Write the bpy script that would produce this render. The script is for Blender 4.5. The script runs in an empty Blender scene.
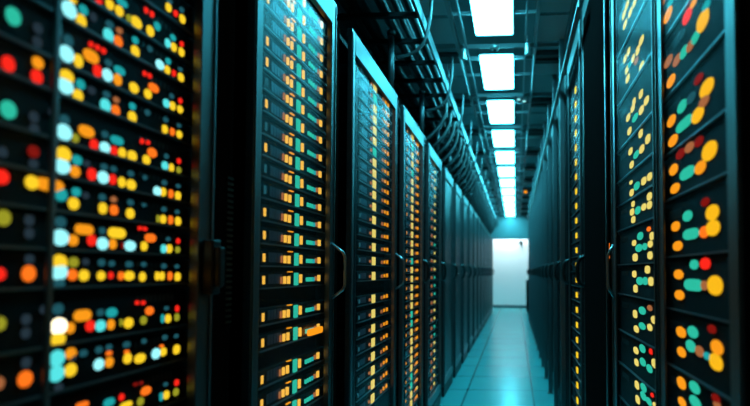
import bpy, bmesh, math, random
from mathutils import Vector, Matrix, Euler
random.seed(7)
sc = bpy.context.scene
COL = sc.collection
R = math.radians

# ------------------------------------------------------------------ camera
EYE = 1.10
F_PX = 500.0
PPX, PPY = 489.0, 254.5
cam_d = bpy.data.cameras.new('camera')
cam = bpy.data.objects.new('camera', cam_d)
COL.objects.link(cam)
cam.location = (0, 0, EYE)
cam.rotation_euler = (R(90 + 2.0), 0, R(3.0))
cam_d.sensor_width = 36.0
cam_d.lens = F_PX / 750 * 36.0
cam_d.shift_x = -(PPX - 375) / 750
cam_d.shift_y = (PPY - 203) / 750
cam_d.clip_start = 0.02
cam_d.dof.use_dof = True
cam_d.dof.focus_distance = 1.8
cam_d.dof.aperture_fstop = 1.9
sc.camera = cam
ROT = Euler((R(92.0), 0, R(3.0))).to_matrix()


def at(px, py, X):
    """point of the upright plane x = X seen at a pixel -> (y, z)"""
    d = ROT @ Vector(((px - PPX) / F_PX, (PPY - py) / F_PX, -1))
    t = X / d.x
    return d.y * t, EYE + d.z * t


# ------------------------------------------------------------------ materials
def mat(name, base=(0.02, 0.02, 0.02), rough=0.5, metal=0.0, noise=0.0, nscale=30, spec=0.5, coat=0.0, bump=0.0):
    m = bpy.data.materials.new(name)
    m.use_nodes = True
    nt = m.node_tree
    b = nt.nodes['Principled BSDF']
    b.inputs['Base Color'].default_value = (*base, 1)
    b.inputs['Roughness'].default_value = rough
    b.inputs['Metallic'].default_value = metal
    b.inputs['Specular IOR Level'].default_value = spec
    b.inputs['Coat Weight'].default_value = coat
    if noise or bump:
        tc = nt.nodes.new('ShaderNodeTexCoord')
        n = nt.nodes.new('ShaderNodeTexNoise')
        n.inputs['Scale'].default_value = nscale
        n.inputs['Detail'].default_value = 4
        nt.links.new(tc.outputs['Object'], n.inputs['Vector'])
        if noise:
            r = nt.nodes.new('ShaderNodeMapRange')
            r.inputs['To Min'].default_value = max(0.03, rough - noise)
            r.inputs['To Max'].default_value = min(1, rough + noise)
            nt.links.new(n.outputs['Fac'], r.inputs['Value'])
            nt.links.new(r.outputs['Result'], b.inputs['Roughness'])
        if bump:
            bp = nt.nodes.new('ShaderNodeBump')
            bp.inputs['Strength'].default_value = bump
            bp.inputs['Distance'].default_value = 0.003
            nt.links.new(n.outputs['Fac'], bp.inputs['Height'])
            nt.links.new(bp.outputs['Normal'], b.inputs['Normal'])
    return m


def matte(name, base):
    m = bpy.data.materials.new(name)
    m.use_nodes = True
    nt = m.node_tree
    nt.nodes.clear()
    o = nt.nodes.new('ShaderNodeOutputMaterial')
    d = nt.nodes.new('ShaderNodeBsdfDiffuse')
    n = nt.nodes.new('ShaderNodeTexNoise')
    n.inputs['Scale'].default_value = 25
    r = nt.nodes.new('ShaderNodeValToRGB')
    r.color_ramp.elements[0].color = (base[0] * .8, base[1] * .8, base[2] * .8, 1)
    r.color_ramp.elements[1].color = (base[0] * 1.2, base[1] * 1.2, base[2] * 1.2, 1)
    tc = nt.nodes.new('ShaderNodeTexCoord')
    nt.links.new(tc.outputs['Object'], n.inputs['Vector'])
    nt.links.new(n.outputs['Fac'], r.inputs['Fac'])
    nt.links.new(r.outputs['Color'], d.inputs['Color'])
    nt.links.new(d.outputs[0], o.inputs['Surface'])
    return m


def emit(name, col, strength, sample=False):
    m = bpy.data.materials.new(name)
    m.use_nodes = True
    nt = m.node_tree
    nt.nodes.clear()
    o = nt.nodes.new('ShaderNodeOutputMaterial')
    e = nt.nodes.new('ShaderNodeEmission')
    e.inputs['Color'].default_value = (*col, 1)
    e.inputs['Strength'].default_value = strength
    nt.links.new(e.outputs[0], o.inputs['Surface'])
    m.cycles.emission_sampling = 'AUTO' if sample else 'NONE'
    return m


def glass_mat(name, base_refl, rough, tint, fres=0.35):
    """thin pane: clear, with a soft sheen that grows at grazing angles"""
    m = bpy.data.materials.new(name)
    m.use_nodes = True
    nt = m.node_tree
    nt.nodes.clear()
    o = nt.nodes.new('ShaderNodeOutputMaterial')
    tr = nt.nodes.new('ShaderNodeBsdfTransparent')
    tr.inputs['Color'].default_value = (*tint, 1)
    gl = nt.nodes.new('ShaderNodeBsdfGlossy')
    gl.inputs['Roughness'].default_value = rough
    gl.inputs['Color'].default_value = (1, 1, 1, 1)
    fr = nt.nodes.new('ShaderNodeFresnel')
    fr.inputs['IOR'].default_value = 1.45
    ad = nt.nodes.new('ShaderNodeMath')
    ad.operation = 'MULTIPLY_ADD'
    ad.inputs[1].default_value = fres
    ad.inputs[2].default_value = base_refl
    ad.use_clamp = True
    mx = nt.nodes.new('ShaderNodeMixShader')
    nt.links.new(fr.outputs[0], ad.inputs[0])
    nt.links.new(ad.outputs[0], mx.inputs[0])
    nt.links.new(tr.outputs[0], mx.inputs[1])
    nt.links.new(gl.outputs[0], mx.inputs[2])
    nt.links.new(mx.outputs[0], o.inputs['Surface'])
    return m


def mesh_door_mat(name):
    """perforated black sheet: rows of punched dots as a bump and colour of its own"""
    m = mat(name, (0.02, 0.02, 0.022), 0.38, 0.6)
    nt = m.node_tree
    b = nt.nodes['Principled BSDF']
    tc = nt.nodes.new('ShaderNodeTexCoord')
    v = nt.nodes.new('ShaderNodeTexVoronoi')
    v.inputs['Scale'].default_value = 110
    v.inputs['Randomness'].default_value = 0.0
    nt.links.new(tc.outputs['Object'], v.inputs['Vector'])
    r = nt.nodes.new('ShaderNodeValToRGB')
    r.color_ramp.elements[0].position = 0.30
    r.color_ramp.elements[0].color = (0.004, 0.004, 0.004, 1)
    r.color_ramp.elements[1].position = 0.40
    r.color_ramp.elements[1].color = (0.13, 0.135, 0.14, 1)
    nt.links.new(v.outputs['Distance'], r.inputs['Fac'])
    nt.links.new(r.outputs['Color'], b.inputs['Base Color'])
    return m


def floor_mat():
    m = mat('floor_tiles', (0.10, 0.16, 0.17), 0.2)
    nt = m.node_tree
    b = nt.nodes['Principled BSDF']
    tc = nt.nodes.new('ShaderNodeTexCoord')
    mp = nt.nodes.new('ShaderNodeMapping')
    mp.inputs['Location'].default_value = (0.445, 0.1, 0)
    nt.links.new(tc.outputs['Object'], mp.inputs['Vector'])
    br = nt.nodes.new('ShaderNodeTexBrick')
    br.offset = 0
    br.inputs['Color1'].default_value = (0.11, 0.46, 0.47, 1)
    br.inputs['Color2'].default_value = (0.10, 0.41, 0.43, 1)
    br.inputs['Mortar'].default_value = (0.05, 0.16, 0.17, 1)
    br.inputs['Scale'].default_value = 1.0
    br.inputs['Brick Width'].default_value = 0.6
    br.inputs['Row Height'].default_value = 0.6
    br.inputs['Mortar Size'].default_value = 0.009
    nt.links.new(mp.outputs[0], br.inputs['Vector'])
    n = nt.nodes.new('ShaderNodeTexNoise')
    n.inputs['Scale'].default_value = 6
    n.inputs['Detail'].default_value = 5
    nt.links.new(tc.outputs['Object'], n.inputs['Vector'])
    mx = nt.nodes.new('ShaderNodeMix')
    mx.data_type = 'RGBA'
    mx.blend_type = 'MULTIPLY'
    mx.inputs[0].default_value = 0.5
    nt.links.new(br.outputs['Color'], mx.inputs[6])
    nt.links.new(n.outputs['Color'], mx.inputs[7])
    nt.links.new(br.outputs['Color'], b.inputs['Base Color'])
    r = nt.nodes.new('ShaderNodeMapRange')
    r.inputs['To Min'].default_value = 0.14
    r.inputs['To Max'].default_value = 0.30
    nt.links.new(n.outputs['Fac'], r.inputs['Value'])
    nt.links.new(r.outputs['Result'], b.inputs['Roughness'])
    return m


M = {
    'frame': mat('black_steel', (0.008, 0.0055, 0.0055), 0.7, 0.0, 0.08, 12, spec=0.2),
    'channel': matte('black_side_panel', (0.014, 0.006, 0.005)),
    'panel': matte('black_closed_panel', (0.012, 0.008, 0.008)),
    'door': mat('brushed_dark_aluminium', (0.16, 0.17, 0.18), 0.36, 0.9, 0.08, 20),
    'doorb': mat('black_door_metal', (0.06, 0.058, 0.06), 0.34, 0.9, 0.08, 20),
    'toprail': mat('pale_steel_rail', (0.14, 0.135, 0.135), 0.38, 0.8, 0.06, 16),
    'mesh': mesh_door_mat('perforated_steel'),
    'chassis': matte('server_black', (0.008, 0.007, 0.008)),
    'bezel': mat('server_bezel', (0.006, 0.005, 0.0055), 0.8, 0.0, 0.1, 40, spec=.12),
    'lip': mat('server_edge_steel', (0.22, 0.22, 0.23), 0.35, 0.8),
    'slot': mat('drive_slot', (0.08, 0.10, 0.14), 0.4, 0.3),
    'rail': mat('zinc_rail', (0.10, 0.10, 0.11), 0.4, 0.8),
    'black': mat('matte_black', (0.008, 0.007, 0.007), 0.5),
    'handle': mat('handle_steel', (0.45, 0.45, 0.46), 0.28, 0.9),
    'dhandle': mat('handle_black', (0.015, 0.014, 0.014), 0.35, 0.4),
    'plinth': mat('plinth_grey', (0.03, 0.03, 0.032), 0.5, 0.3),
    'ceil': mat('ceiling_deck', (0.16, 0.20, 0.21), 0.7, 0, 0.1, 5),
    'tile': mat('ceiling_tile', (0.50, 0.58, 0.60), 0.6, 0, 0.1, 7),
    'tbar': mat('ceiling_grid_steel', (0.35, 0.40, 0.42), 0.45, 0.3),
    'beam': mat('dark_beam', (0.012, 0.014, 0.016), 0.5, 0.3),
    'pipe': mat('grey_pipe', (0.15, 0.17, 0.18), 0.35, 0.7),
    'pipeb': mat('bright_conduit', (0.6, 0.65, 0.66), 0.3, 0.8),
    'hose': mat('black_hose', (0.012, 0.014, 0.016), 0.38),
    'hoseg': mat('grey_hose', (0.12, 0.15, 0.16), 0.35, 0.3),
    'wall': mat('white_wall', (0.72, 0.76, 0.77), 0.7, 0, 0.05, 4),
    'wallb': mat('grey_wall', (0.05, 0.055, 0.06), 0.7, 0, 0.05, 4),
    'header': mat('bulkhead_paint', (0.28, 0.31, 0.32), 0.7, 0, 0.05, 4),
    'skirt': mat('baseboard', (0.06, 0.12, 0.13), 0.5),
    'floor': floor_mat(),
    'glass': glass_mat('door_glass', 0.0, 0.22, (0.97, 0.985, 1.0), 0.015),
    'glassc': glass_mat('door_glass_hazy', 0.008, 0.28, (0.95, 0.98, 1.0), 0.085),
    'glassr': glass_mat('door_glass_right', 0.002, 0.25, (0.95, 0.98, 1.0), 0.02),
    'housing': mat('light_housing', (0.25, 0.3, 0.32), 0.4, 0.3),
    'lamp': emit('ceiling_lamp', (0.075, 0.78, 1.0), 28.0, True),
    'fill_lamp': emit('added_wall_lamp', (0.74, 0.95, 1.0), 56.0, True),  # for the added lamp that brightens the end wall
}
E = {
    'c': emit('led_cyan', (0.10, 0.80, 0.78), 1.05),
    'C': emit('led_white_cyan', (0.32, 0.90, 0.92), 1.25),
    't': emit('led_teal', (0.015, 0.42, 0.42), 0.9),
    'p': emit('led_pale_yellow', (0.95, 0.72, 0.16), 1.0),
    'g': emit('led_green', (0.03, 0.60, 0.40), 0.9),
    'k': emit('led_dim_teal', (0.02, 0.13, 0.16), 0.7),
    'd': emit('led_dim_blue', (0.03, 0.055, 0.075), 0.6),
    'Y': emit('led_golden', (1.0, 0.50, 0.06), 1.15),
    'y': emit('led_yellow', (1.0, 0.62, 0.02), 1.12),
    'h': emit('led_deep_yellow', (1.0, 0.50, 0.01), 1.05),
    'a': emit('led_amber', (1.0, 0.33, 0.01), 1.05),
    'o': emit('led_orange', (1.0, 0.17, 0.01), 1.2),
    'r': emit('led_red', (1.0, 0.02, 0.01), 1.1),
    'n': emit('led_brown', (0.45, 0.15, 0.05), 0.9),
    'D': emit('led_dark_red', (0.28, 0.008, 0.005), 0.8),
    'l': emit('led_olive', (0.38, 0.36, 0.02), 0.9),
    'w': emit('led_warm_white', (1.0, 0.85, 0.55), 2.6),
}
LEDNAME = {'c': 'cyan', 'C': 'white-cyan', 't': 'teal', 'g': 'green', 'p': 'pale yellow', 'k': 'dim teal', 'd': 'dim blue', 'y': 'yellow', 'h': 'deep yellow', 'Y': 'golden',
           'a': 'amber', 'o': 'orange', 'r': 'red', 'n': 'brownish orange', 'D': 'dark red', 'l': 'olive', 'w': 'warm white'}


# ------------------------------------------------------------------ mesh helpers
def box(bm, x0, x1, y0, y1, z0, z1):
    x0, x1 = min(x0, x1), max(x0, x1)
    y0, y1 = min(y0, y1), max(y0, y1)
    z0, z1 = min(z0, z1), max(z0, z1)
    v = [bm.verts.new(p) for p in ((x0, y0, z0), (x1, y0, z0), (x1, y1, z0), (x0, y1, z0),
                                   (x0, y0, z1), (x1, y0, z1), (x1, y1, z1), (x0, y1, z1))]
    for f in ((3, 2, 1, 0), (4, 5, 6, 7), (0, 1, 5, 4), (1, 2, 6, 5), (2, 3, 7, 6), (3, 0, 4, 7)):
        bm.faces.new([v[i] for i in f])


def tube(bm, pts, r, n=10, cap=True):
    pts = [Vector(p) for p in pts]
    rings = []
    up = None
    for i, p in enumerate(pts):
        if i == 0:
            t = pts[1] - p
        elif i == len(pts) - 1:
            t = p - pts[i - 1]
        else:
            t = (pts[i + 1] - p).normalized() + (p - pts[i - 1]).normalized()
        t.normalize()
        if up is None:
            up = Vector((0, 0, 1)) if abs(t.z) < 0.9 else Vector((0, 1, 0))
        a = t.cross(up).normalized()
        up = a.cross(t).normalized()
        rr = r[i] if isinstance(r, (list, tuple)) else r
        rings.append([bm.verts.new(p + (a * math.cos(2 * math.pi * k / n) + up * math.sin(2 * math.pi * k / n)) * rr) for k in range(n)])
    for i in range(len(rings) - 1):
        for k in range(n):
            f = bm.faces.new((rings[i][k], rings[i][(k + 1) % n], rings[i + 1][(k + 1) % n], rings[i + 1][k]))
            f.smooth = True
    if cap:
        bm.faces.new(rings[0][::-1])
        bm.faces.new(rings[-1])
    bmesh.ops.recalc_face_normals(bm, faces=bm.faces[:])


def smooth_path(pts, n=8):
    """Catmull-Rom through the points"""
    P = [Vector(p) for p in pts]
    P = [P[0] * 2 - P[1]] + P + [P[-1] * 2 - P[-2]]
    out = []
    for i in range(1, len(P) - 2):
        for k in range(n):
            t = k / n
            a, b, c, d = P[i - 1], P[i], P[i + 1], P[i + 2]
            out.append(0.5 * ((2 * b) + (c - a) * t + (2 * a - 5 * b + 4 * c - d) * t * t + (3 * b - a - 3 * c + d) * t ** 3))
    out.append(P[-2])
    return out


def obj(name, bm, m, parent=None, loc=None, bevel=0.0):
    me = bpy.data.meshes.new(name)
    bm.to_mesh(me)
    bm.free()
    if isinstance(m, (list, tuple)):
        for q in m:
            me.materials.append(q)
    else:
        me.materials.append(m)
    o = bpy.data.objects.new(name, me)
    COL.objects.link(o)
    if loc is not None:
        o.location = loc
    if parent is not None:
        o.parent = parent
    if bevel:
        b = o.modifiers.new('bevel', 'BEVEL')
        b.width = bevel
        b.segments = 2
        b.limit_method = 'ANGLE'
    return o


def tag(o, label=None, cat=None, group=None, kind=None):
    if label: o['label'] = label
    if cat: o['category'] = cat
    if group: o['group'] = group
    if kind: o['kind'] = kind
    return o


def empty(name, loc, label, cat, group=None):
    o = bpy.data.objects.new(name, None)
    o.empty_display_size = 0.1
    COL.objects.link(o)
    o.location = loc
    return tag(o, label, cat, group)


def struct(name, bm, m, bevel=0.0):
    return tag(obj(name, bm, m, bevel=bevel), kind='structure')


def B():
    return bmesh.new()


ORD = ['zeroth', 'first', 'second', 'third', 'fourth', 'fifth', 'sixth', 'seventh', 'eighth', 'ninth', 'tenth', 'eleventh',
       'twelfth', 'thirteenth', 'fourteenth', 'fifteenth', 'sixteenth', 'seventeenth', 'eighteenth', 'nineteenth', 'twentieth',
       'twenty-first', 'twenty-second', 'twenty-third', 'twenty-fourth', 'twenty-fifth', 'twenty-sixth', 'twenty-seventh', 'twenty-eighth', 'twenty-ninth', 'thirtieth', 'thirty-first', 'thirty-second']

# ------------------------------------------------------------------ room
XL, XR = -1.95, 1.55
YB, YF = 15.3, -1.2
ZC = EYE + 1.59      # grid and lamp level
ZT = 3.05            # deck above the open grid
b = B(); box(b, XL - .1, XR + .1, YF - .1, YB + .1, -0.1, 0); struct('floor', b, M['floor'])
b = B(); box(b, XL - .1, XR + .1, YF - .1, YB + .1, ZT, ZT + .1); struct('ceiling', b, M['ceil'])
b = B(); box(b, XL - .1, XL, YF, YB, 0, ZT); struct('wall_left', b, M['wallb'])
b = B(); box(b, XR, XR + .1, YF, YB, 0, ZT); struct('wall_right', b, M['wallb'])
b = B(); box(b, XL - .1, XR + .1, YB, YB + .1, 0, ZT); struct('wall_back', b, M['wall'])
b = B(); box(b, XL - .1, XR + .1, YF - .1, YF, 0, ZT); struct('wall_front', b, M['wallb'])
b = B(); box(b, -0.75, 0.6, YB - .02, YB, 0, 0.09); struct('baseboard_back', b, M['skirt'])
b = B(); box(b, XL, XR, 14.36, 14.43, 2.045, ZT); struct('trim_1', b, M['header'])

# open ceiling: steel grid with tiles laid in its outer bays
LX0, LX1 = -0.272, 0.0
starts = [1.626 + 0.994 * k for k in range(0, 14)]
b = B()
for X, w, h in ((-0.405, .022, .05), (-0.345, .010, .03), (0.075, .010, .03), (0.145, .022, .05), (-0.60, .02, .05), (0.36, .02, .05), (0.62, .02, .05), (1.0, .02, .05), (-1.3, .02, .05)):
    box(b, X - w / 2, X + w / 2, YF, 14.35, ZC, ZC + h)
for s in starts:
    for dy in (-0.09, 0.11):
        box(b, -0.60, 0.36, s + dy - .008, s + dy + .008, ZC + .012, ZC + .04)
    box(b, -0.405, 0.145, s + .50, s + .514, ZC + .05, ZC + .07)
struct('trim_2', b, M['tbar'])
b = B()
for i, s in enumerate(starts):
    box(b, -0.585, -0.42, s + .13, s + .49, ZC + .045, ZC + .06)
    box(b, -0.585, -0.42, s + .53, s + .89, ZC + .045, ZC + .06)
    box(b, 0.16, 0.345, s + .13, s + .49, ZC + .045, ZC + .06)
    if i % 2: box(b, 0.16, 0.345, s + .53, s + .89, ZC + .045, ZC + .06)
    box(b, -1.28, -0.62, s + .13, s + .60, ZC + .10, ZC + .12)
struct('trim_3', b, M['tile'])
b = B()
for s in starts:
    box(b, -0.60, -0.41, s - .05, s + .06, ZC - .03, ZC + .01)
    box(b, 0.15, 0.36, s - .05, s + .0, ZC - .03, ZC + .01)
    box(b, 0.15, 0.36, s + .04, s + .10, ZC - .03, ZC + .01)
struct('trim_4', b, M['beam'])


def rounded_rect(bm, x0, x1, y0, y1, z0, z1, r, n=5):
    pts = []
    for cx, cy, a0 in ((x1 - r, y1 - r, 0), (x0 + r, y1 - r, 90), (x0 + r, y0 + r, 180), (x1 - r, y0 + r, 270)):
        for k in range(n + 1):
            a = R(a0 + 90 * k / n)
            pts.append((cx + r * math.cos(a), cy + r * math.sin(a)))
    lo = [bm.verts.new((x, y, z0)) for x, y in pts]
    hi = [bm.verts.new((x, y, z1)) for x, y in pts]
    bm.faces.new(lo[::-1]); bm.faces.new(hi)
    m = len(pts)
    for i in range(m):
        bm.faces.new((lo[i], lo[(i + 1) % m], hi[(i + 1) % m], hi[i]))


proto_light = None
for k in range(0, 13):
    s = starts[k]
    if k == 0:
        lab = 'bright cyan-white ceiling light panel nearest the camera, overhead'
    else:
        lab = 'bright cyan-white ceiling light panel, %s in view counting from the top of the photo' % ORD[k]
    root = empty('ceiling_light', (-0.136, s + .345, ZC), lab, 'ceiling light', 'square ceiling lights in a line above the aisle')
    if proto_light is None:
        b = B(); rounded_rect(b, -.124, .124, -.325, .325, -.006, .012, .02); d = obj('diffuser', b, M['lamp'], root)
        b = B()
        box(b, -.128, .128, -.33, .33, .014, .06)
        h = obj('housing', b, M['housing'], root, bevel=.004)
        proto_light = (d, h)
    else:
        for q in proto_light:
            c = q.copy(); COL.objects.link(c); c.parent = root

# unseen lamp added behind the bulkhead to brighten the white end wall
root = empty('added_wall_light', (-.08, 14.78, 2.86), 'broad unseen lamp added behind the bulkhead to brighten the white end wall', 'light')
b = B(); box(b, -.8, .5, -.28, .28, 0, .03); obj('diffuser', b, M['fill_lamp'], root)
b = B(); box(b, -.82, .52, -.3, .3, .032, .06); obj('housing', b, M['housing'], root)

# sensor on the end wall
root = empty('security_camera', (0.16, YB - .001, 2.0), 'small dark dome camera high on the white end wall', 'camera')
b = B(); tube(b, [(0, 0, 0), (0, -.05, 0)], .05, 16); obj('mount', b, M['black'], root)
b = B(); bmesh.ops.create_uvsphere(b, u_segments=16, v_segments=10, radius=.045); o = obj('dome', b, M['hose'], root, loc=(0, -.07, 0))

# hanging canisters, small spots and bright conduits
def canister(X, Y, lab):
    root = empty('ceiling_sensor', (X, Y, ZC - .13), lab, 'sensor', 'small canisters hanging from the ceiling grid')
    b = B(); tube(b, [(0, 0, 0), (0, 0, .075)], .017, 16); obj('canister', b, M['pipeb'], root, bevel=.002)
    b = B(); tube(b, [(0, 0, .075), (0, 0, .13)], .004, 8); obj('stem', b, M['pipe'], root)
canister(-0.35, 3.38, 'small pale canister sensor hanging left of the gap between the first two light panels')
canister(0.085, 3.32, 'small pale canister sensor hanging right of the gap between the first two light panels')
for X, Y, lab in ((0.035, 4.50, 'bright little ceiling spot close beside the light panels'), (0.085, 4.55, 'bright little ceiling spot further right of the light panels')):
    root = empty('ceiling_spotlight', (X, Y, ZC - .02), lab, 'spotlight')
    b = B(); tube(b, [(0, 0, 0), (0, 0, .02)], .02, 16); obj('lamp_housing', b, M['housing'], root)
    b = B(); tube(b, [(0, 0, -.006), (0, 0, -.001)], .015, 16); obj('bulb', b, E['C'], root)
for X, Y0, Y1, lab in ((-.405, 3.62, 4.38, 'bright steel conduit clipped under the ceiling rail left of the second light panel'),
                       (.145, 3.50, 4.30, 'bright steel conduit clipped under the ceiling rail right of the second light panel'),
                       (-.405, 5.7, 6.5, 'bright steel conduit under the left ceiling rail, further down the aisle'),
                       (.145, 5.6, 6.4, 'bright steel conduit under the right ceiling rail, further down the aisle')):
    b = B(); tube(b, [(X, Y0, ZC - .012), (X, Y1, ZC - .012)], .009, 10)
    tag(obj('conduit', b, M['pipeb']), lab, 'conduit')
root = empty('smoke_detector', (-.14, 3.46, ZC - .03), 'small round detector in the gap between the first two light panels', 'smoke detector')
b = B(); tube(b, [(0, 0, 0), (0, 0, .03)], [.028, .034], 16); obj('cover', b, M['pipeb'], root)
b = B(); tube(b, [(0, 0, -.008), (0, 0, 0)], .012, 12); obj('sensor_tip', b, M['hose'], root)
root = empty('ceiling_beacon', (.20, 9.6, ZC - .07), 'small orange warning beacon hanging from the ceiling far down the aisle', 'beacon')
b = B(); tube(b, [(0, 0, 0), (0, 0, .07)], .03, 14); obj('lens', b, E['a'], root)
b = B(); tube(b, [(0, 0, .071), (0, 0, .10)], .02, 12); obj('base', b, M['black'], root)

# ------------------------------------------------------------------ servers
FL = -0.64     # plane of the left doors
FR = 0.353     # plane of the right doors
SL = FL - 0.012     # faces of the left servers
SR = FR + 0.008
DEPTH = 0.55
_led_cache = {}


def led_mesh(w, h, code, s, aspect=1.0):
    """a domed lens, w along the server face, h high (metres); pill when wide"""
    key = (round(w, 4), round(h, 4), code, s, round(aspect, 2))
    if key in _led_cache:
        return _led_cache[key]
    bm = B()
    n = 10
    W, H = w, h
    w, h = aspect, 1.0
    r = min(w, h) / 2
    pts = []
    if w >= h:
        for k in range(n + 1):
            a = R(-90 + 180 * k / n); pts.append((w / 2 - r + r * math.cos(a), r * math.sin(a)))
        for k in range(n + 1):
            a = R(90 + 180 * k / n); pts.append((-w / 2 + r + r * math.cos(a), r * math.sin(a)))
    else:
        for k in range(n + 1):
            a = R(180 * k / n); pts.append((r * math.cos(a), h / 2 - r + r * math.sin(a)))
        for k in range(n + 1):
            a = R(180 + 180 * k / n); pts.append((r * math.cos(a), -h / 2 + r + r * math.sin(a)))
    pts = [(a * W / w, c * H / h) for a, c in pts]
    rings = []
    for d, sc_ in ((0.0, 1.0), (0.0018, 0.97), (0.0032, 0.75)):
        rings.append([bm.verts.new((s * d, y * sc_, z * sc_)) for y, z in pts])
    for q in range(2):
        for i in range(len(pts)):
            j = (i + 1) % len(pts)
            bm.faces.new((rings[q][i], rings[q][j], rings[q + 1][j], rings[q + 1][i]))
    bm.faces.new(rings[-1])
    bmesh.ops.recalc_face_normals(bm, faces=bm.faces[:])
    me = bpy.data.meshes.new('indicator_light')
    bm.to_mesh(me); bm.free()
    me.materials.append(E[code])
    _led_cache[key] = me
    return me


def bar_mesh(w, h, code, s):
    key = ('bar', round(w, 4), round(h, 4), code, s)
    if key in _led_cache:
        return _led_cache[key]
    bm = B(); box(bm, 0, s * .0055, -w / 2, w / 2, -h / 2, h / 2)
    me = bpy.data.meshes.new('indicator_light')
    bm.to_mesh(me); bm.free()
    me.materials.append(E[code])
    _led_cache[key] = me
    return me


def add_led(root, me, x, y, z, lab=None, name='indicator_light'):
    o = bpy.data.objects.new(name, me)
    COL.objects.link(o)
    o.parent = root
    o.location = (x, y, z)
    if lab: o['label'] = lab
    return o


def server(s, face, y0, y1, z0, z1, label, group, slots=True, vents=True):
    """origin: middle of the front bottom edge; face toward s*x"""
    root = empty('rack_server', (face, (y0 + y1) / 2, z0), label, 'server', group)
    w, h = y1 - y0, z1 - z0
    b = B(); box(b, -s * .012, -s * DEPTH, -w / 2 + .012, w / 2 - .012, .0015, h - .0015)
    obj('chassis', b, M['chassis'], root)
    b = B()
    box(b, -s * .012, 0, -w / 2, w / 2, .002, h - .002)
    # lower lip that catches the light, and raised ears
    box(b, 0, s * .004, -w / 2, -w / 2 + .018, .006, h - .006)
    box(b, 0, s * .004, w / 2 - .018, w / 2, .006, h - .006)
    obj('bezel', b, M['bezel'], root, bevel=.0012)
    b = B(); box(b, 0, s * .006, -w / 2 + .002, w / 2 - .002, .001, .0045); obj('edge_strip', b, M['lip'], root)
    if slots:
        b = B()
        for k in range(5):
            yy = -w / 2 + .05 + k * .016
            box(b, 0, s * .0018, yy, yy + .012, h * .28, h * .80)
        obj('drive_bay', b, M['slot'], root)
    if vents:
        b = B()
        for k in range(9):
            yy = w / 2 - .055 - k * .011
            box(b, 0, s * .001, yy, yy + .006, h * .68, h * .84)
        obj('vent_grille', b, M['black'], root)
    return root


BLUR_A = .024 / 1.9


def blur_px(Y, foc=1.8):
    return BLUR_A * F_PX * abs(1 / max(Y, .1) - 1 / foc)


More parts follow.
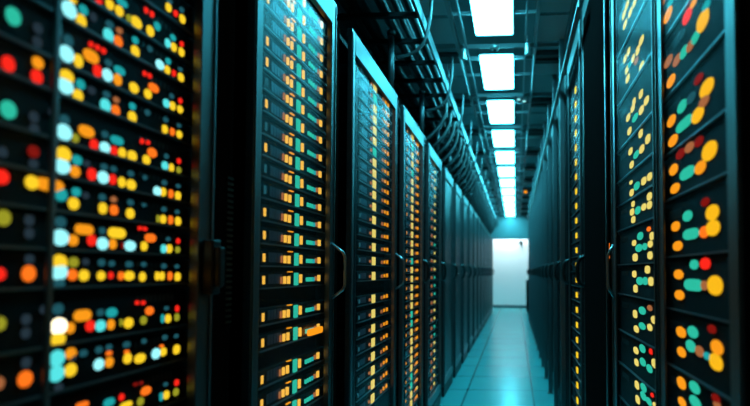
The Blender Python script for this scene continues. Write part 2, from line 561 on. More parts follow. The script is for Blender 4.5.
LEDS_A = """14.8 16.4 17 19 g;39.3 28.4 11 12 d;38.8 41.9 11 12 d;9.8 63.8 15 17 r;39.3 62.4 13 13 a;38.3 76.6 13 15 r;70.7 9.8 16 18 C;84.8 10 10 11 t;
82.6 21 11 14 y;94.5 17 8 10 d;59 31 10 13 k;69.7 40.5 11 12 k;68.1 53.8 16 17 C;79.7 60.9 10 14 y;68.6 69.4 15 14 y;92.4 56.2 17 13 a;92.2 44.5 7 8 r;
98.5 47.5 7 8 r;104.5 50.7 7 8 r;74 0.5 9 6 y;98.6 70.7 9 13 r;67.2 85.8 17 17 C;81.9 84.4 10 11 t;92.8 90.4 9 9 d;79.3 95.6 11 13 y;10 109.7 18 19 g;
35.3 117 11 12 d;35.7 130 11 12 d;54.8 112.8 11 11 d;66 119.7 11 11 k;65.5 132.3 17 17 C;87.9 131.3 17 12 a;76.7 138 8 10 l;65.3 149.4 16 16 y;63.8 166.2 17 16 C;
35 151.5 13 13 D;35 163.6 11 10 d;33.6 175.7 15 15 y;52 178.2 30 13 a;3.4 167.9 17 16 r;4 152 12 12 d;78.4 160.1 11 11 t;88 163.6 8 8 d;76.4 171.5 11 12 a;93.1 174.3 10 13 r;
95.3 144.6 9 12 r;62.4 194.6 14 14 t;77.6 192 10 10 t;87 195.5 8 8 d;75 203.6 12 13 y;5.2 217.8 16 17 l;30.7 220.4 11 12 d;30.7 233.3 11 12 d;31 259.2 11 11 d;
62 221.2 12 12 k;62 237.6 18 17 C;61.2 253.7 17 17 y;74.5 240.2 11 12 a;85.7 229.5 20 11 a;93 240.2 10 12 r;75 262.3 11 11 l;87 261.8 8 8 d;60.7 271.5 18 18 C;
1 274 14 14 r;30.2 273.5 15 17 o;73.8 274.8 11 12 o;85.3 275.4 11 12 y;60.7 285 12 12 k;45.7 309.6 10 10 d;59.5 309 12 12 k;1.7 323.7 13 15 l;27.6 319.4 11 12 d;
27.2 333.2 11 12 d;60.3 326.3 18 17 w;71.6 328 10 12 a;84 315.5 19 12 a;91.4 325.8 10 12 r;59.5 340.3 16 15 y;72.4 348 12 12 a;74 357.5 8 8 d;84.8 353.2 9 8 k;
58.6 356.3 17 17 c;58.1 373.6 17 17 c;72 370 13 14 y;60 387 10 9 d;27.6 362.7 11 12 d;26.7 379.1 16 17 o;0.5 383.4 12 14 n;83.6 405 14 7 o;
100 1 8 6 r;111 4.3 9 11 y;123.4 2.6 12 8 t;120.5 10.9 9 11 y;130 18 6 8 l;137.6 22.4 12 12 y;147 10.3 6 8 r;152.8 14.1 6 8 r;151.4 31 8 11 y;158.3 26.2 7 9 t;
170.3 1 7 6 k;169.5 7.4 6 9 y;176.6 13.4 6 8 r;182.6 9.8 5 6 k;183.4 19 6 9 y;110.9 24.7 9 9 k;109.7 35.3 11 14 c;120.5 30.7 7 7 n;119.5 41.4 9 12 o;
136.4 40.2 7 8 t;136.4 51.4 9 12 y;150.7 48.8 6 7 k;168.8 43.1 6 9 c;174 37.6 6 7 t;174.8 47.1 6 9 y;182.6 44 5 7 r;182.4 52 6 9 y;161 64.7 9 10 C;169.1 61.2 6 7 t;
168.3 70 6 9 y;109.7 63 8 8 k;120.9 70.6 12 9 t;108.8 75.2 11 13 C;118.8 79.7 9 12 a;145.5 73.5 6 7 r;150.5 75.8 6 7 r;135.2 87.8 10 11 y;154.8 87.8 11 9 o;
149 93.9 8 10 y;174.8 73.2 5 8 r;181.2 69.4 5 5 k;181.9 77.5 6 9 y;107.9 94.7 8 8 k;106.7 105.6 11 14 c;117.4 99.9 7 7 n;116.9 110.2 9 11 o;133.6 106.3 7 8 t;
133.4 117.1 9 12 y;148.4 112.5 6 7 k;167.4 103.3 7 9 c;172.6 96.1 5 6 k;173.6 105.9 6 9 y;181.2 100.8 5 7 r;181 109.4 6 8 y;166.6 119.7 6 6 k;165.9 129.2 6 9 y;
173.3 131.8 5 8 o;179.8 125.4 5 5 k;180.3 134.4 6 8 y;106.2 134.4 8 8 k;118.3 140.3 14 9 t;106.2 147.6 11 12 C;115.3 150.7 8 10 r;123.4 152.9 8 11 y;
133.4 155.8 10 11 y;142.9 141.2 6 7 r;148.8 142.4 6 6 r;153.3 152.7 10 10 o;147.6 159.8 8 10 y;167.4 156.2 5 6 k;166 165.7 7 9 c;172.4 167.9 5 9 y;
179.8 161 5 7 r;179.7 170 5 7 l;105.3 167 8 8 k;114.8 169 7 7 k;104.5 177.4 12 13 C;114 179.4 8 11 r;123.1 182.2 8 11 y;132.4 184.8 10 11 y;131.9 173.6 7 7 k;
145.9 177.4 5 6 k;158.3 191.2 8 10 C;165.3 182.6 6 6 k;164.3 192 6 9 y;171.9 193.8 5 9 o;179.1 186 5 5 k;179 195.8 6 9 y;103.6 197.2 8 8 k;114.8 199.4 7 7 n;
131.6 202.4 7 7 k;145 205 5 5 k;104.1 208.3 9 12 y;115.2 210 9 11 o;131.4 213.5 9 11 y;164.8 209.2 6 6 k;178.1 211.8 5 5 k;159.1 218.7 4 8 l;164.3 219.2 6 9 y;
171.6 220 5 9 o;179 221.2 6 9 y;103.6 230.7 7 8 k;118.3 233 19 11 y;140.9 227.8 6 6 r;146 228.1 6 6 r;104 243.7 12 13 C;114 244 8 11 a;123.4 245.4 3 7 D;
131.4 245.9 12 11 C;151.6 238 12 9 o;145.2 246.2 7 10 y;169.1 239 5 5 k;179 241 5 7 r;164.8 248.8 6 9 c;170.3 248.8 6 9 y;178.6 249.7 5 7 l;102.8 262.6 8 8 k;
113 263.5 7 7 k;130.3 264.3 8 7 k;144.7 264.3 6 6 k;164.8 266 6 6 k;177.8 266.4 5 5 k;102.4 275.8 9 10 y;111.9 275.4 7 9 r;122.2 275.8 7 9 o;130.5 275.8 11 10 y;
143.6 276.8 7 10 y;158.3 276 5 9 y;163.1 276 5 9 y;171 276 5 9 o;178.6 276.7 6 9 y;138.1 302.7 6 6 r;144.1 302.7 6 6 r;101.9 312.5 8 8 k;113.1 312.5 12 10 t;
150.7 310.8 9 9 o;167.4 308.2 5 5 k;178.1 308.6 5 8 r;101.9 325.8 11 12 c;112.2 324.6 8 11 a;122.2 322.5 4 8 l;129.8 322.9 10 11 y;144.7 320.3 7 9 l;
163.6 318.6 4 9 t;169.1 318.6 6 9 y;177.8 317.2 5 8 l;100.2 349.8 8 8 k;110.2 347.2 7 7 k;127.8 344.6 8 7 k;145 341.2 6 6 k;165.7 337.4 6 6 k;177.2 336 5 5 k;
110.2 353.2 7 6 o;127.8 351.9 6 5 o;162.6 346 5 4 o;100.2 364.4 11 12 C;110.5 362.2 9 11 a;128.8 358.4 9 11 y;141.2 358.4 12 10 y;157.1 353.6 9 11 C;
164.3 351.9 7 9 y;177.6 349.4 7 10 y;136.4 384.3 5 5 D;142 383 5 5 D;166.6 384.3 5 5 k;177.6 382.6 6 8 r;147.1 390.8 11 9 o;122.6 397.2 7 9 r;110.5 402.4 12 9 t;
127.4 405 13 7 y;141.6 401.5 7 9 l;162.2 396.7 4 9 t;167.4 395 6 9 y;176.9 392 6 8 l"""
LEDS_R1 = """667 15 9 12 a;686 11 10 13 r;701.4 21 13 19 y;694 38 10 11 g;689.4 45.6 9 10 n;683 52 9 11 g;676 60 9 10 n;667.4 61.4 9 10 n;670 81 9 11 a;662.4 1 6 8 n;
670 1.6 8 8 t;692.6 1 8 7 a;681 34 7 8 k;705 6 9 10 t;697.4 79 10 9 D;705.4 88 15 17 y;702.6 101.6 11 11 n;681 106.4 10 12 g;690 98 10 10 k;696.4 115 13 15 y;
683 124 18 11 g;670.4 121 9 11 a;672 140.6 10 11 a;679.4 150.6 10 10 D;688.2 147.4 10 10 n;697.6 141.6 10 10 D;708 151 16 19 y;672.6 169.6 9 11 a;
686 173 16 12 g;699 167.6 12 13 a;674 188.4 10 10 a;704 202 9 9 D;686.4 216 10 11 g;711 212.6 14 16 y;674.6 226.4 9 10 a;689.6 234 17 11 g;703 232 10 12 o;
711.4 228 15 16 y;676.6 246 10 10 a;693 264.6 9 10 g;704 263.6 11 12 r;677.6 274.4 10 10 a;692 285 20 12 g;703 285.4 7 10 n;713.6 285.4 16 20 y;678.4 295 10 10 a;
680 332 10 11 a;691.6 332 11 12 g;710.6 329 9 9 D;715.6 347.4 13 15 a;714.6 362 14 17 y;689.6 346 10 12 g;680.4 352 9 10 a;698.4 351.4 9 11 n;706 356 8 8 t;
680.4 383 9 12 a;693.4 387.4 11 12 g;714.6 396 9 9 D;681 402 8 9 a;694 402 12 12 g;716 405 8 8 n"""
LEDS_R2 = """634 2.4 4 7 y;626.4 5 4 7 y;629.6 12.6 4 7 y;623.4 14.4 4 7 y;624.4 24.4 4 7 y;640.6 40.6 5 8 y;637 50.4 4 8 y;628 51.6 3 7 y;624.4 59 3 7 y;632.4 58.4 3 7 y;
635.6 61 4 6 n;640.8 66.4 5 8 y;626.4 69.6 4 7 y;627 78.6 4 7 y;629.6 63.6 6 5 t;640.2 94 4 8 y;645.6 100.6 5 8 y;633.4 101.6 3 7 y;632 108.4 4 7 y;640.6 110 5 8 y;
627.6 117.4 4 7 y;634.4 117.6 6 7 g;628.8 131 4 7 y;640 133.6 4 8 y;647 139 5 9 y;641 149 5 8 y;629.8 151.4 4 7 y;635.6 154.6 6 7 g;631 164.6 4 7 y;648.8 176.6 5 8 y;
643 181 5 8 y;630.4 182.4 3 4 y;636 186 6 8 g;631 192.6 4 7 y;648.6 196.4 5 8 y;632.4 204 3 6 y;648.6 205 5 8 y;643 207 5 7 y;631.4 212 4 7 y;637 210.4 6 8 g;
632.6 219.6 4 7 y;648 229 4 5 o;639.4 236 6 8 g;651 236 4 8 y;633.4 243 4 6 y;649.4 244 5 7 y;638 248 7 8 g;644 246.6 5 7 g;634.4 257.4 5 8 y;649.2 255.4 5 8 y;
646.6 265.4 5 8 y;633.6 274 4 7 y;650 281.4 5 9 y;639 281 7 8 g;644.4 281 5 8 g;634.8 288.6 4 8 y;649 308 5 6 n;641.4 310.6 7 8 g;634.4 314 4 8 y;653.2 320 6 8 y;
641.4 326 7 7 g;635.6 329 5 7 y;649 327.4 5 7 y;635.2 350.4 5 7 y;641.6 348.6 6 8 g;650 348.6 4 7 r;635.8 362.4 4 7 y;642 362 6 8 g;648.6 368.6 6 8 g;653.8 363.6 6 9 y;
636.2 385 4 8 y;642.6 383 6 8 g;651.4 395 4 5 r;637 399.6 4 8 y;642.6 396 6 8 g;648 401.4 6 7 g;654 405 4 5 y"""


def parse(t):
    out = []
    for q in t.replace('\n', '').split(';'):
        a = q.split()
        if a:
            out.append((float(a[0]), float(a[1]), float(a[2]), float(a[3]), a[4]))
    return out


def led_units(s, face, y0, y1, bottoms_px, ref_x, data, label_fn, group, zmax_gap=0.003, shrink=1.0):
    """servers whose lights follow the photographed ones, each light on the unit it sits on"""
    zb = [at(ref_x, p, face)[1] for p in bottoms_px]        # descending
    units = []
    items = [[] for _ in zb]
    for (px, py, w, h, c) in data:
        y, z = at(px, py, face + s * .003)
        for i in range(len(zb)):
            if z >= zb[i]:
                items[i].append((px, py, w, h, c, y, z)); break
    n_done = 0
    for i in range(len(zb)):
        top = (zb[i - 1] - zmax_gap) if i else zb[0] + (zb[0] - zb[1]) if len(zb) > 1 else zb[0] + .05
        bot = zb[i]
        if top - bot > .2: top = bot + .2
        n_done += 1
        cnt = {}
        for it in items[i]:
            cnt[it[4]] = cnt.get(it[4], 0) + 1
        root = server(s, face, y0, y1, bot, top, label_fn(n_done, len(zb), cnt), group, slots=False, vents=(top - bot) > .03)
        for (px, py, w, h, c, y, z) in items[i]:
            ya, _ = at(px - .5, py, face); yb, _ = at(px + .5, py, face)
            _, za = at(px, py - .5, face); _, zc_ = at(px, py + .5, face)
            bl = blur_px(y) * .8
            ww = max((max(w * w - bl * bl, (.5 * w) ** 2)) ** .5 * abs(yb - ya) * .93, .0022) * shrink
            hh = max((max(h * h - bl * bl, (.5 * h) ** 2)) ** .5 * abs(za - zc_) * 1.0, .0022) * shrink
            if w < 8 and c == 'r': ww *= .75; hh *= .85
            z = min(max(z, bot + hh / 2 + .001), max(top - hh / 2 - .001, bot + hh / 2 + .001))
            y = min(max(y, y0 + ww / 2 + .002), y1 - ww / 2 - .002)
            add_led(root, led_mesh(ww, hh, c, s, (w if w / h > 1.2 or w / h < .7 else (w + h) / 2) / h), s * .0002, y - (y0 + y1) / 2, z - bot)
        units.append((bot, top))
    return units


def describe(cnt):
    keys = sorted(cnt, key=lambda k: -cnt[k])
    keys = [k for k in keys if k not in 'dk'][:2]
    if not keys:
        return 'unlit'
    return ' and '.join(LEDNAME[k] for k in keys)


# cabinet A, foreground left
ROWS_A = [28, 60, 85, 119, 143, 177, 203, 229, 257, 285, 327, 361, 401]
A0, A1 = at(-60, 272, SL)[0], at(190, 272, SL)[0]
uA = led_units(1, SL, A0, A1, ROWS_A, 180, parse(LEDS_A),
               lambda k, n, c: '%s server from the top in blurred left foreground cabinet, %s lights' % (ORD[k], describe(c)),
               'servers in the left foreground cabinet')
R1s = (at(733, 272, SR)[0], 1.240)
R2s = (1.285, 1.765)
uR1 = led_units(-1, SR, R1s[0], R1s[1], [30, 94, 153, 200, 258, 310, 366, 418], 673, [(a, b_, c_, d_, 'h' if e == 'y' else e) for a, b_, c_, d_, e in parse(LEDS_R1)],
                lambda k, n, c: '%s deep server from the top in nearest right cabinet, %s lights' % (ORD[k], describe(c)),
                'servers in the nearest right cabinet')
uR2 = led_units(-1, SR, R2s[0], R2s[1], [30, 86, 137, 172, 199, 227, 265, 297, 337, 373, 411], 633, [(a, b_, c_, d_, 'p' if e == 'y' else e) for a, b_, c_, d_, e in parse(LEDS_R2)],
                lambda k, n, c: '%s server from the top in second right cabinet, %s lights' % (ORD[k], describe(c)),
                'servers in the second right cabinet')
yA_end = at(213, 272, FL + .018)[0]
yB0, yB1 = at(251, 272, FL + .018)[0], at(334, 272, FL + .018)[0]
yC0, yC1 = at(350, 272, FL + .018)[0], at(396.5, 272, FL + .018)[0]
yD0, yD1 = at(402.5, 272, FL + .018)[0], at(423.5, 272, FL + .018)[0]
yE0, yE1 = at(428, 272, FL + .018)[0], at(441.5, 272, FL + .018)[0]
# cabinets B, C, D, E on the left: copies of one server with vertical light bars
BY0, BY1 = at(258.5, 272, SL)[0], at(325, 272, SL)[0]
BW = BY1 - BY0


def bar_server(h, nled, label, group, y0, z0, width):
    root = server(1, SL, y0, y0 + width, z0, z0 + h, label, group)
    k = width / BW

    def yy(px):          # position along the face as in cabinet B
        return (at(px, 272, SL)[0] - (BY0 + BY1) / 2) * k
    spec = [(262, .011, .021, 'Y', .50), (295.3, .019, .037, 'g', .50), (299.8, .010, .026, 'Y', .52), (318, .013, .020, 'Y', .52)]
    if nled >= 10:
        spec += [(280.2, .006, .019, 'n', .46), (283.8, .0088, .021, 'Y', .46), (287.8, .0095, .022, 'Y', .46)]
        spec += [(306, .0045, .013, 'g', .45), (308.2, .0045, .013, 'g', .45), (310.4, .0045, .013, 'g', .45), (312.6, .007, .013, 't', .45), (315, .008, .014, 'n', .5), (289, .024, .003, 'a', .93)]
    elif nled >= 5:
        spec[0] = (263, .010, .017, 'a', .5)
        spec[1] = (292, .042, .038, 'p', .5)
        spec[2] = (285, .016, .012, 'n', .46)
        spec[3] = (318, .018, .018, 'a', .52)
        spec += [(308, .016, .015, 'n', .45), (313, .015, .015, 'a', .5)]
    else:
        spec = [(275, .05, .022, 'n', .5), (300, .04, .018, 'D', .5)]
    for px, w, hh, c, f in spec:
        add_led(root, bar_mesh(w, min(hh, h * .8), c, 1), .0002, yy(px), h * f)
    return root


def copy_thing(root, loc, label, group):
    r = root.copy(); COL.objects.link(r); r.location = loc
    r['label'] = label; r['group'] = group
    for ch in root.children:
        c = ch.copy(); COL.objects.link(c); c.parent = r
        for g in ch.children:
            d = g.copy(); COL.objects.link(d); d.parent = c
    return r


def recolour(root, idx_code):
    """give single lights of a copy another colour"""
    leds = [c for c in root.children if c.name.startswith('indicator_light')]
    for i, code in idx_code:
        if i < len(leds):
            o = leds[i]
            me = o.data.copy(); me.materials[0] = E[code]; o.data = me


def fill(green_px, ref_x, y0, width, where, group, nled, h=.050):
    protos = None
    zs = [at(ref_x, p, SL)[1] for p in green_px]
    spans = []
    for i, z in enumerate(zs):
        lab = '%s slim server from the top in %s' % (ORD[i + 1], where)
        below = zs[i + 1] if i + 1 < len(zs) else z - .08
        hh = min(h, (z - below) * .96)
        z0 = z - h / 2
        if protos is None:
            protos = bar_server(h, nled, lab, group, y0, z0, width)
            r = protos
        else:
            r = copy_thing(protos, (SL, y0 + width / 2, z0), lab, group)
        spans.append((z0, z0 + h))
        q = random.random()
        if nled < 10:
            recolour(r, [(1, 'p' if q < .8 else 'g')])
        if q < .12: recolour(r, [(0, 'k')])
    return spans


greenB = [-6, 13, 32, 50.5, 69.5, 88, 106, 125, 145, 163.5, 182, 200.5, 220, 240, 259.5, 279, 311, 333, 364.5, 385, 405]
uB = fill(greenB, 296.5, BY0, BW, 'the first left cabinet behind the foreground one', 'servers in the first clear left cabinet', 10, h=.0495)
CY0 = at(356.5, 272, SL)[0]; CW = yC1 - .012 - CY0
greenC = [84, 95, 106, 117, 128, 139, 150, 161, 172, 183, 194, 206, 219.5, 233, 247, 261, 276, 299, 314, 329, 343, 357, 371, 385, 399]
uC = fill(greenC, 371, CY0, CW, 'the cabinet with the silver top rail beyond it', 'servers in the second clear left cabinet', 7, h=.0465)
DY0 = at(405, 272, SL)[0]; DW = yD1 - .012 - DY0
greenD = [135 + 9.0 * i for i in range(31)]
uD = fill(greenD, 409.5, DY0, DW, 'the narrow-looking cabinet with the teal door', 'servers in the third clear left cabinet', 5, h=.050)
EY0 = at(429.5, 272, SL)[0]; EW = yE1 - .012 - EY0
greenE = [160 + 8.4 * i for i in range(29)]
uE = fill(greenE, 431.5, EY0, EW, 'the fourth clear left cabinet, half lost in reflections', 'servers in the fourth clear left cabinet', 3, h=.052)

# narrow sight of a right-hand cabinet with one amber light per unit
RY0, RY1 = 2.72, 3.22
px_y = [90 + 14.6 * i for i in range(22)]
uR4 = []
proto = None
for i, p in enumerate(px_y):
    z = at(576, p, SR)[1]
    lab = '%s unit from the top with one amber light, behind the speckled right-hand door' % ORD[i + 1]
    grp = 'units behind the speckled right door'
    if proto is None:
        proto = server(-1, SR, RY0, RY1, z - .04, z + .04, lab, grp, slots=False)
        add_led(proto, bar_mesh(.05, .030, 'y', -1), -.0002, at(576, p, SR)[0] - (RY0 + RY1) / 2, .04)
        b = B()
        for q in range(70):
            yy = random.uniform(-.23, .23); zz = random.uniform(.008, .072)
            box(b, 0, -.001, yy, yy + .005, zz, zz + .004)
        obj('perforation', b, M['slot'], proto)
    else:
        copy_thing(proto, (SR, (RY0 + RY1) / 2, z - .04), lab, grp)
    uR4.append((z - .04, z + .04))


# ------------------------------------------------------------------ cabinets
def handle_bail(s, h, out, r, side=1):
    b = B()
    pts = [(0, 0, h / 2), (0, 0, h / 2 - .0), (s * out, .0, h / 2 - .035), (s * out, 0, -h / 2 + .035), (0, 0, -h / 2)]
    pts = [(0, 0, h / 2), (s * out * .85, 0, h / 2 - .03), (s * out, 0, h / 2 - .045), (s * out, 0, -h / 2 + .045), (s * out * .85, 0, -h / 2 + .03), (0, 0, -h / 2)]
    tube(b, pts, r, 8)
    return b


def cabinet(s, F, y0, y1, dy0, dy1, ztop, label, group, glass='glass', front='glass', units=None, syn=None, handle='bail',
            doorm='door', pm='mesh', hs=1.0, shell_front=-.03, stile=(.04, .04), top=.085, hy=None, mullion=None, toppm=None, zd0=.10, th=.018, face=-.012, gl=.004):
    """s: which way it faces; the door sits at dy0..dy1 of its width"""
    cx = (y0 + y1) / 2
    root = empty('server_cabinet', (F, cx, 0), label, 'server cabinet', group)

    def bx(bm, d0, d1, ya, yb, z0, z1):
        box(bm, s * d0, s * d1, ya - cx, yb - cx, z0, z1)
    t = .018
    g = .002
    b = B()
    bx(b, -.05, -.95, y0 + g, y0 + g + t, .02, ztop)
    bx(b, -.05, -.95, y1 - g - t, y1 - g, .02, ztop)
    bx(b, -.05, -.95, y0 + g + t, y1 - g - t, ztop - t, ztop)
    bx(b, -.05, -.95, y0 + g + t, y1 - g - t, .02, .02 + t)
    bx(b, -.93, -.95, y0 + g + t, y1 - g - t, .02 + t, ztop - t)
    obj('shell', b, M['frame'], root)
    b = B()
    bx(b, -.04, -.90, y0 + .01, y1 - .01, 0, .019)
    obj('base', b, M['plinth'], root)
    # fixed side panels left and right of the door
    ch = B()
    n = 0
    pa, pc = dy0, dy1
    if units:
        pa = min(pa, units[0] - .016); pc = max(pc, units[1] + .016)
    for a, c in ((y0 + g, pa), (pc, y1 - g)):
        if c - a > .012:
            bx(ch, -.048, shell_front, a, c, .02, ztop)
            n += 1
    if n: obj('side_panel', ch, M['channel'], root, bevel=.003)
    else: ch.free()
    # door
    z0, z1 = zd0, ztop - .005
    sa, sb = stile
    b = B()
    bx(b, 0, th, dy0, dy0 + sa, z0, z1)
    bx(b, 0, th, dy1 - sb, dy1, z0, z1)
    bx(b, 0, th, dy0 + sa, dy1 - sb, z0, z0 + .07)
    if sa > .02: bx(b, th, th + .003, dy0 + .005, dy0 + .011, z0 + .01, z1 - .01)
    bx(b, th, th + .003, dy1 - .011, dy1 - .005, z0 + .01, z1 - .01)
    if mullion:
        for my, mw in mullion:
            bx(b, .0065, .011 if th > .01 else .005, my - mw / 2, my + mw / 2, z0 + .07, z1 - top)
    door = obj('door', b, M[doorm], root, bevel=.002)
    b = B(); bx(b, .001, th + .001, dy0 + sa + .001, dy1 - sb - .001, z1 - top, z1)
    o = obj('top_rail', b, M[toppm or 'toprail'], door, bevel=.002)
    if front == 'glass':
        b = B(); bx(b, gl - .001, gl + .001, dy0 + sa + .001, dy1 - sb - .001, z0 + .071, z1 - top - .001)
        obj('glass_pane', b, M[glass], door)
    else:
        b = B(); bx(b, .002, .008, dy0 + sa + .001, dy1 - sb - .001, z0 + .071, z1 - top - .001)
        obj('perforated_panel', b, M[pm], door)
    hyy = hy if hy is not None else dy1 - sb / 2
    if handle == 'bail':
        obj('handle', handle_bail(s, .185, .045 if s > 0 else .022, .005), M['handle'], door, loc=(s * th, hyy - cx, EYE + .003), bevel=0)
    elif handle == 'block':
        b = B(); box(b, 0, s * .022, -.014, .014, -.055, .055); box(b, s * .022, s * .034, -.009, .009, -.04, .04)
        obj('handle', b, M['dhandle'], door, loc=(s * (th + .001), hyy - cx, EYE + .01), bevel=.003)
    elif handle == 'dark':
        b = B(); tube(b, smooth_path([(0, 0, .075), (s * .025, 0, .06), (s * .036, 0, .025), (s * .036, 0, -.025), (s * .025, 0, -.06), (0, 0, -.075)], 5), .010, 8)
        obj('handle', b, M['dhandle'], door, loc=(s * (th - .002), hyy - cx, EYE + .003))
    b = B(); bx(b, -.005, th - .004, dy0 + .01, dy1 - .01, .0, zd0 - .012); obj('plinth', b, M['plinth'], root, bevel=.003)
    if units:
        sy0, sy1, spans = units
        b = B()
        lo = min(u[0] for u in spans); hi = max(u[1] for u in spans)
        bx(b, face - .004, face, sy0, sy1, hi + .004, ztop - .03)
        if lo > .16:
            bx(b, face - .004, face, sy0, sy1, .05, lo - .004)
        obj('blanking_panel', b, M['chassis'], root)
        for a, c in ((sy0 - .014, sy0 - .0015), (sy1 + .0015, sy1 + .014)):
            if a > y0 + t + g and c < y1 - t - g:
                b = B(); bx(b, -.045, face - .002, a, c, .05, ztop - .03)
                obj('mounting_rail', b, M['rail'], root)
    return root


ZLt = 2.04
GL = 'cabinets in the left row'
mulA = at(46, 272, FL + .004)[0]
# boundaries between cabinets
bAB = yB0 - .035
cA = cabinet(1, FL, .30, yA_end + .075, .32, yA_end, ZLt, 'black cabinet in the left foreground, blurred, full of round coloured lights', GL,
        units=(A0, A1, uA), handle='block', mullion=[(mulA, .009)], stile=(.04, .05))
cB = cabinet(1, FL, yA_end + .079, (yB1 + yC0) / 2 - .0, yB0, yB1, ZLt, 'first sharp cabinet on the left, slim servers with yellow light bars behind glass', GL,
             glass='glassc', units=(BY0, BY1, uB))
cC = cabinet(1, FL, (yB1 + yC0) / 2 + .004, (yC1 + yD0) / 2, yC0, yC1, ZLt, 'second sharp cabinet on the left, silver top rail and pale yellow lights', GL,
             glass='glassc', units=(CY0, CY0 + CW, uC), handle='bail')
cD = cabinet(1, FL, (yC1 + yD0) / 2 + .004, (yD1 + yE0) / 2, yD0, yD1, ZLt, 'third cabinet along the left row, narrow teal door and dark handle', GL,
             glass='glassc', units=(DY0, DY0 + DW, uD), handle='dark')
cE = cabinet(1, FL, (yD1 + yE0) / 2 + .004, yE1 + .1, yE0, yE1, ZLt, 'fourth cabinet along the left row, faint amber specks behind its door', GL,
             glass='glassc', units=(EY0, EY0 + EW, uE), handle='dark')


# vent strips and small fittings on the panel before cabinet B
b = B()
for k in range(26):
    z = EYE - .12 + k * .0135
    box(b, 0, .002, -.012, .012, z, z + .006)
vy = at(241, 272, FL)[0]
mv = mat('vent_warm_glow', (0.10, 0.045, 0.02), .45, .5)  # orange glow of nearby lights put into the vent colour
cx = (yA_end + .079 + (yB1 + yC0) / 2) / 2
obj('vent_strip', b, mv, cB, loc=(-.0298, vy - cx, 0))
# orange tag on the door of cabinet B, no lamp but given emission
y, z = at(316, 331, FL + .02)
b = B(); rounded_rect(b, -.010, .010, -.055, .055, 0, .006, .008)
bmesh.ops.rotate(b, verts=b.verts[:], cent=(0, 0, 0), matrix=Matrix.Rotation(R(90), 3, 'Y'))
tag(obj('orange_tag', b, E['a'], cB, loc=(.0145, y - cx, z)), 'orange tag made to glow')

ORDL = ['fifth', 'sixth', 'seventh', 'eighth', 'ninth', 'tenth', 'eleventh', 'twelfth', 'thirteenth', 'fourteenth', 'fifteenth', 'sixteenth', 'seventeenth', 'eighteenth', 'nineteenth', 'twentieth', 'twenty-first', 'twenty-second']
yy = yE1 + .104
protoC = None
PIT = .80
k = 0
while yy + PIT < 14.4:
    lab = '%s cabinet along the left row, dark mesh door catching teal light' % ORDL[k]
    if protoC is None:
        protoC = cabinet(1, FL, yy, yy + PIT - .004, yy + .09, yy + PIT - .09, ZLt, lab, GL, front='mesh', handle='dark')
        by = protoC.location.y - yy
    else:
        copy_thing(protoC, (FL, yy + by, 0), lab, GL)
    yy += PIT
    k += 1


# right row
ZRt = 2.46
GR = 'cabinets in the right row'
common = dict(th=.006, face=-.008, gl=.002, shell_front=-.004)
cabinet(-1, FR, .30, 1.261, .785, 1.240, ZRt, 'nearest cabinet on the right, blurred, big yellow and teal lights on its servers', GR,
        units=(R1s[0], R1s[1], uR1), handle=None, stile=(.05, .05), **common)
cabinet(-1, FR, 1.263, 1.812, 1.266, 1.806, ZRt, 'second cabinet on the right, small yellow lights and a wire handle on its edge', GR,
        glass='glassr', units=(R2s[0], R2s[1], uR2), handle='bail', stile=(.008, .055), **common)
c3 = cabinet(-1, FR, 1.814, 2.612, 1.90, 2.56, ZRt, 'third cabinet on the right, closed black door with one bright vertical seam', GR,
             front='mesh', handle='dark', stile=(.05, .05), mullion=[(2.27, .012)], toppm='doorb', pm='panel', doorm='doorb', **common)
y, z = at(608, 251, FR)  # upright orange tag, its brightness made with an emissive material
b = B(); box(b, -.003, .0, -.016, .016, -.030, .030)
tag(obj('orange_tag', b, E['o'], c3, loc=(.0035, y - (1.814 + 2.612) / 2, z), bevel=.001), 'upright orange tag made to glow')
cabinet(-1, FR, 2.614, 3.34, 2.66, 3.28, ZRt, 'fourth cabinet on the right, speckled door with a column of amber lights', GR,
        units=(RY0, RY1, uR4), handle='dark', stile=(.04, .04), toppm='toprail', **common)
yy = 3.342
proto_r = None
k = 0
while yy + .62 < 13.3:
    lab = '%s cabinet along the right row, dark mesh door seen edge-on' % ORDL[k]
    if proto_r is None:
        proto_r = cabinet(-1, FR, yy, yy + .618, yy + .06, yy + .58, ZRt, lab, GR, front='mesh', handle='dark', toppm='toprail', pm='panel', stile=(.03, .03), **common)
        by = proto_r.location.y - yy
    else:
        copy_thing(proto_r, (FR, yy + by, 0), lab, GR)
    yy += .62
    k += 1
# posts in front of the right row, up to the ceiling grid
pp = None
for k in range(14):
    Y = 3.38 + .62 * k
    lab = 'slim steel post in front of the right row, %s from the camera' % ORD[k + 1]
    if pp is None:
        pp = empty('support_post', (.302, Y, 0), lab, 'post', 'posts in front of the right row')
        b = B(); box(b, 0, .035, -.012, .012, .008, ZC - .004); obj('post', b, M['door'], pp, bevel=.003)
        b = B(); box(b, -.012, .045, -.03, .03, 0, .007); obj('foot_plate', b, M['rail'], pp)
    else:
        copy_thing(pp, (.302, Y, 0), lab, 'posts in front of the right row')

root = empty('steel_rail', (.290, 2.25, 2.30), 'long bright steel rail running along the posts near the top of the right row', 'rail')
b = B(); box(b, 0, .008, 0, 9.4, 0, .05); obj('rail', b, M['toprail'], root, bevel=.002)
b = B(); box(b, -.008, -.0005, 0, 9.4, .0, .006); obj('flange', b, M['toprail'], root)

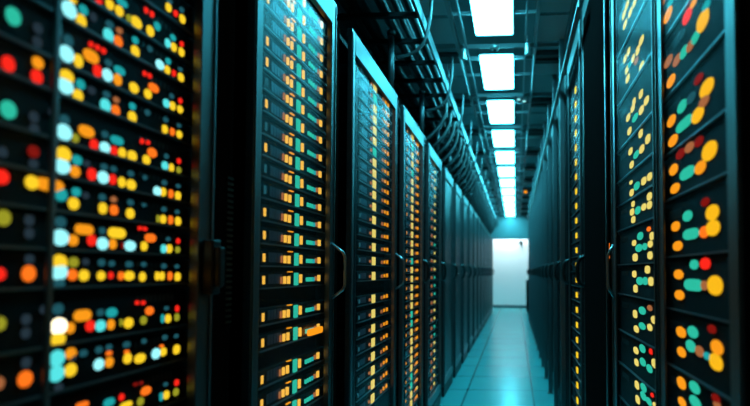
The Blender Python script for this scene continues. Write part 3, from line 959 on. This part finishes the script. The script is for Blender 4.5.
# low equipment cabinet at the far right end
root = empty('low_cabinet', (.30, 13.8, 0), 'low dark equipment cabinet at the far end of the right row', 'cabinet')
b = B(); box(b, 0, .5, -.25, .25, .05, .86); obj('body', b, M['frame'], root, bevel=.005)
b = B(); box(b, -.012, .52, -.27, .27, .862, .885); obj('top', b, M['rail'], root, bevel=.004)
b = B(); box(b, .02, .48, -.23, .23, 0, .049); obj('plinth', b, M['plinth'], root)
b = B(); tube(b, [(-.008, -.15, .6), (-.02, -.15, .6), (-.02, .15, .6), (-.008, .15, .6)], .006, 8); obj('handle', b, M['handle'], root)

# ------------------------------------------------------------------ overhead services, left
TZ = EYE + 1.33
root = empty('cable_tray', (0, 0, TZ), 'long dark ladder cable tray hung above the left row of cabinets', 'cable tray')
for X in (-.50, -.98):
    b = B(); box(b, X - .008, X + .008, .6, 14.34, 0, .07); obj('side_rail', b, M['pipe'], root, bevel=.003)
b = B(); box(b, -.971, -.509, 0, .03, .012, .035)
rung = obj('rung', b, M['beam'], root, loc=(0, .75, 0))
for k in range(1, 46):
    c = rung.copy(); COL.objects.link(c); c.parent = root; c.location = (0, .75 + .3 * k, 0)
for k in range(7):
    Y = 1.7 + 2.0 * k
    b = B(); tube(b, [(-.50, Y, .071), (-.50, Y, ZC - TZ - .002)], .005, 8); obj('hanger_rod', b, M['pipe'], root)
for X, Z, r, m, lab in ((-.74, TZ + .16, .028, 'pipe', 'thick grey pipe running lengthwise above the cable tray, left of the thin one'),
                        (-.64, TZ + .15, .014, 'pipe', 'thin grey pipe running lengthwise above the cable tray'),
                        (-.90, TZ + .15, .035, 'hose', 'fat black pipe running lengthwise above the tray, furthest left'),
                        (-.57, TZ + .13, .010, 'pipeb', 'thin bright conduit running lengthwise above the right edge of the tray')):
    b = B(); tube(b, [(X, .3, Z), (X, 14.34, Z)], r, 14); tag(obj('ceiling_pipe', b, M[m]), lab, 'pipe')
b = B(); box(b, -.68, -.62, YF + .01, 14.34, ZC + .06, ZC + .16); tag(obj('ceiling_beam', b, M['beam']), 'long black beam running lengthwise under the ceiling on the left', 'beam')
# bundles lying in the tray
for X, r in ((-.80, .030), (-.885, .022), (-.68, .026), (-.61, .018)):
    pts = [(X + random.uniform(-.012, .012), .7 + .55 * i, TZ + .037 + r + random.uniform(0, .006)) for i in range(25)]
    b = B(); tube(b, smooth_path(pts, 4), r, 10)
    tag(obj('cable_bundle', b, M['hose']), {-.80: 'thickest black cable bundle lying along the middle of the tray', -.885: 'thin black cable bundle at the wall side of the tray',
        -.68: 'thick black cable bundle right of the middle of the tray', -.61: 'thin black cable bundle at the aisle side of the tray'}[X], 'cable')

posts_y = [2.66, 3.56] + [4.30 + .80 * k for k in range(12)]
pp = None
jj = None
ll = None
for k, Y in enumerate(posts_y):
    lab = 'steel stand pipe rising from the left cabinet tops, %s from the camera' % ORD[k + 1]
    if pp is None:
        pp = empty('stand_pipe', (-.675, Y, ZLt + .001), lab, 'pipe', 'stand pipes on the left row')
        H = 2.385 - ZLt
        b = B(); tube(b, [(0, 0, .05), (0, 0, H)], .017, 14); obj('pipe', b, M['pipe'], pp)
        b = B(); tube(b, [(0, 0, 0), (0, 0, .02), (0, 0, .049)], [.034, .034, .02], 14); obj('flange', b, M['pipe'], pp)
        b = B(); tube(b, [(0, 0, H + .001), (0, 0, H + .03)], [.022, .022], 14); obj('collar', b, M['beam'], pp)
    else:
        copy_thing(pp, (-.675, Y, ZLt + .001), lab, 'stand pipes on the left row')
    lab = 'grey hose curving from the ceiling to a stand pipe, %s from the camera' % ORD[k + 1]
    if jj is None:
        b = B(); tube(b, smooth_path([(-.452, 0, ZC - .03), (-.458, 0, ZC - .16), (-.468, 0, 2.45), (-.495, 0, 2.35), (-.56, 0, 2.29), (-.648, 0, 2.27)], 6), .009, 10)
        jj = tag(obj('curved_hose', b, M['pipe'], loc=(0, Y, 0)), lab, 'hose', 'curved hoses beside the stand pipes')
    else:
        c = jj.copy(); COL.objects.link(c); c.location = (0, Y, 0); c['label'] = lab
n = 0
for k, Y in enumerate(posts_y[:-1]):
    if k == 0: continue
    step = (posts_y[k + 1] - Y) / 3
    for q in range(3):
        n += 1
        yy = Y + step * (q + .5)
        lab = 'black cable loop drooping from the tray onto the left cabinets, bay %d, loop %d' % (k + 1, q + 1)
        lab = '%s black cable loop drooping from the tray behind the %s stand pipe' % (('nearest', 'middle', 'farthest')[q], ORD[k + 1])
        if ll is None:
            b = B(); tube(b, smooth_path([(-.53, .10, TZ - .03), (-.535, .06, TZ - .14), (-.58, .0, TZ - .26), (-.69, -.04, ZLt + .025), (-.80, -.05, ZLt + .055), (-.86, -.06, TZ - .16), (-.87, -.06, TZ - .03)], 6), .017, 10)
            ll = tag(obj('cable_loop', b, M['hose'], loc=(0, yy, 0)), lab, 'cable', 'black cable loops under the tray')
        else:
            c = ll.copy(); COL.objects.link(c); c.location = (0, yy, 0); c['label'] = lab
            c.scale = (1, 1, 1)

# ------------------------------------------------------------------ world and view
w = bpy.data.worlds.new('world'); sc.world = w
w.use_nodes = True
bg = w.node_tree.nodes['Background']
bg.inputs['Color'].default_value = (0.01, 0.05, 0.06, 1)
bg.inputs['Strength'].default_value = 0.2
sc.view_settings.view_transform = 'Standard'
sc.view_settings.look = 'None'
sc.view_settings.exposure = 0.0
sc.view_settings.gamma = 1.0
sc.view_settings.use_curve_mapping = False
sc.cycles.use_denoising = True
sc.cycles.max_bounces = 8
sc.cycles.transparent_max_bounces = 16
sc.cycles.sample_clamp_indirect = 4.0
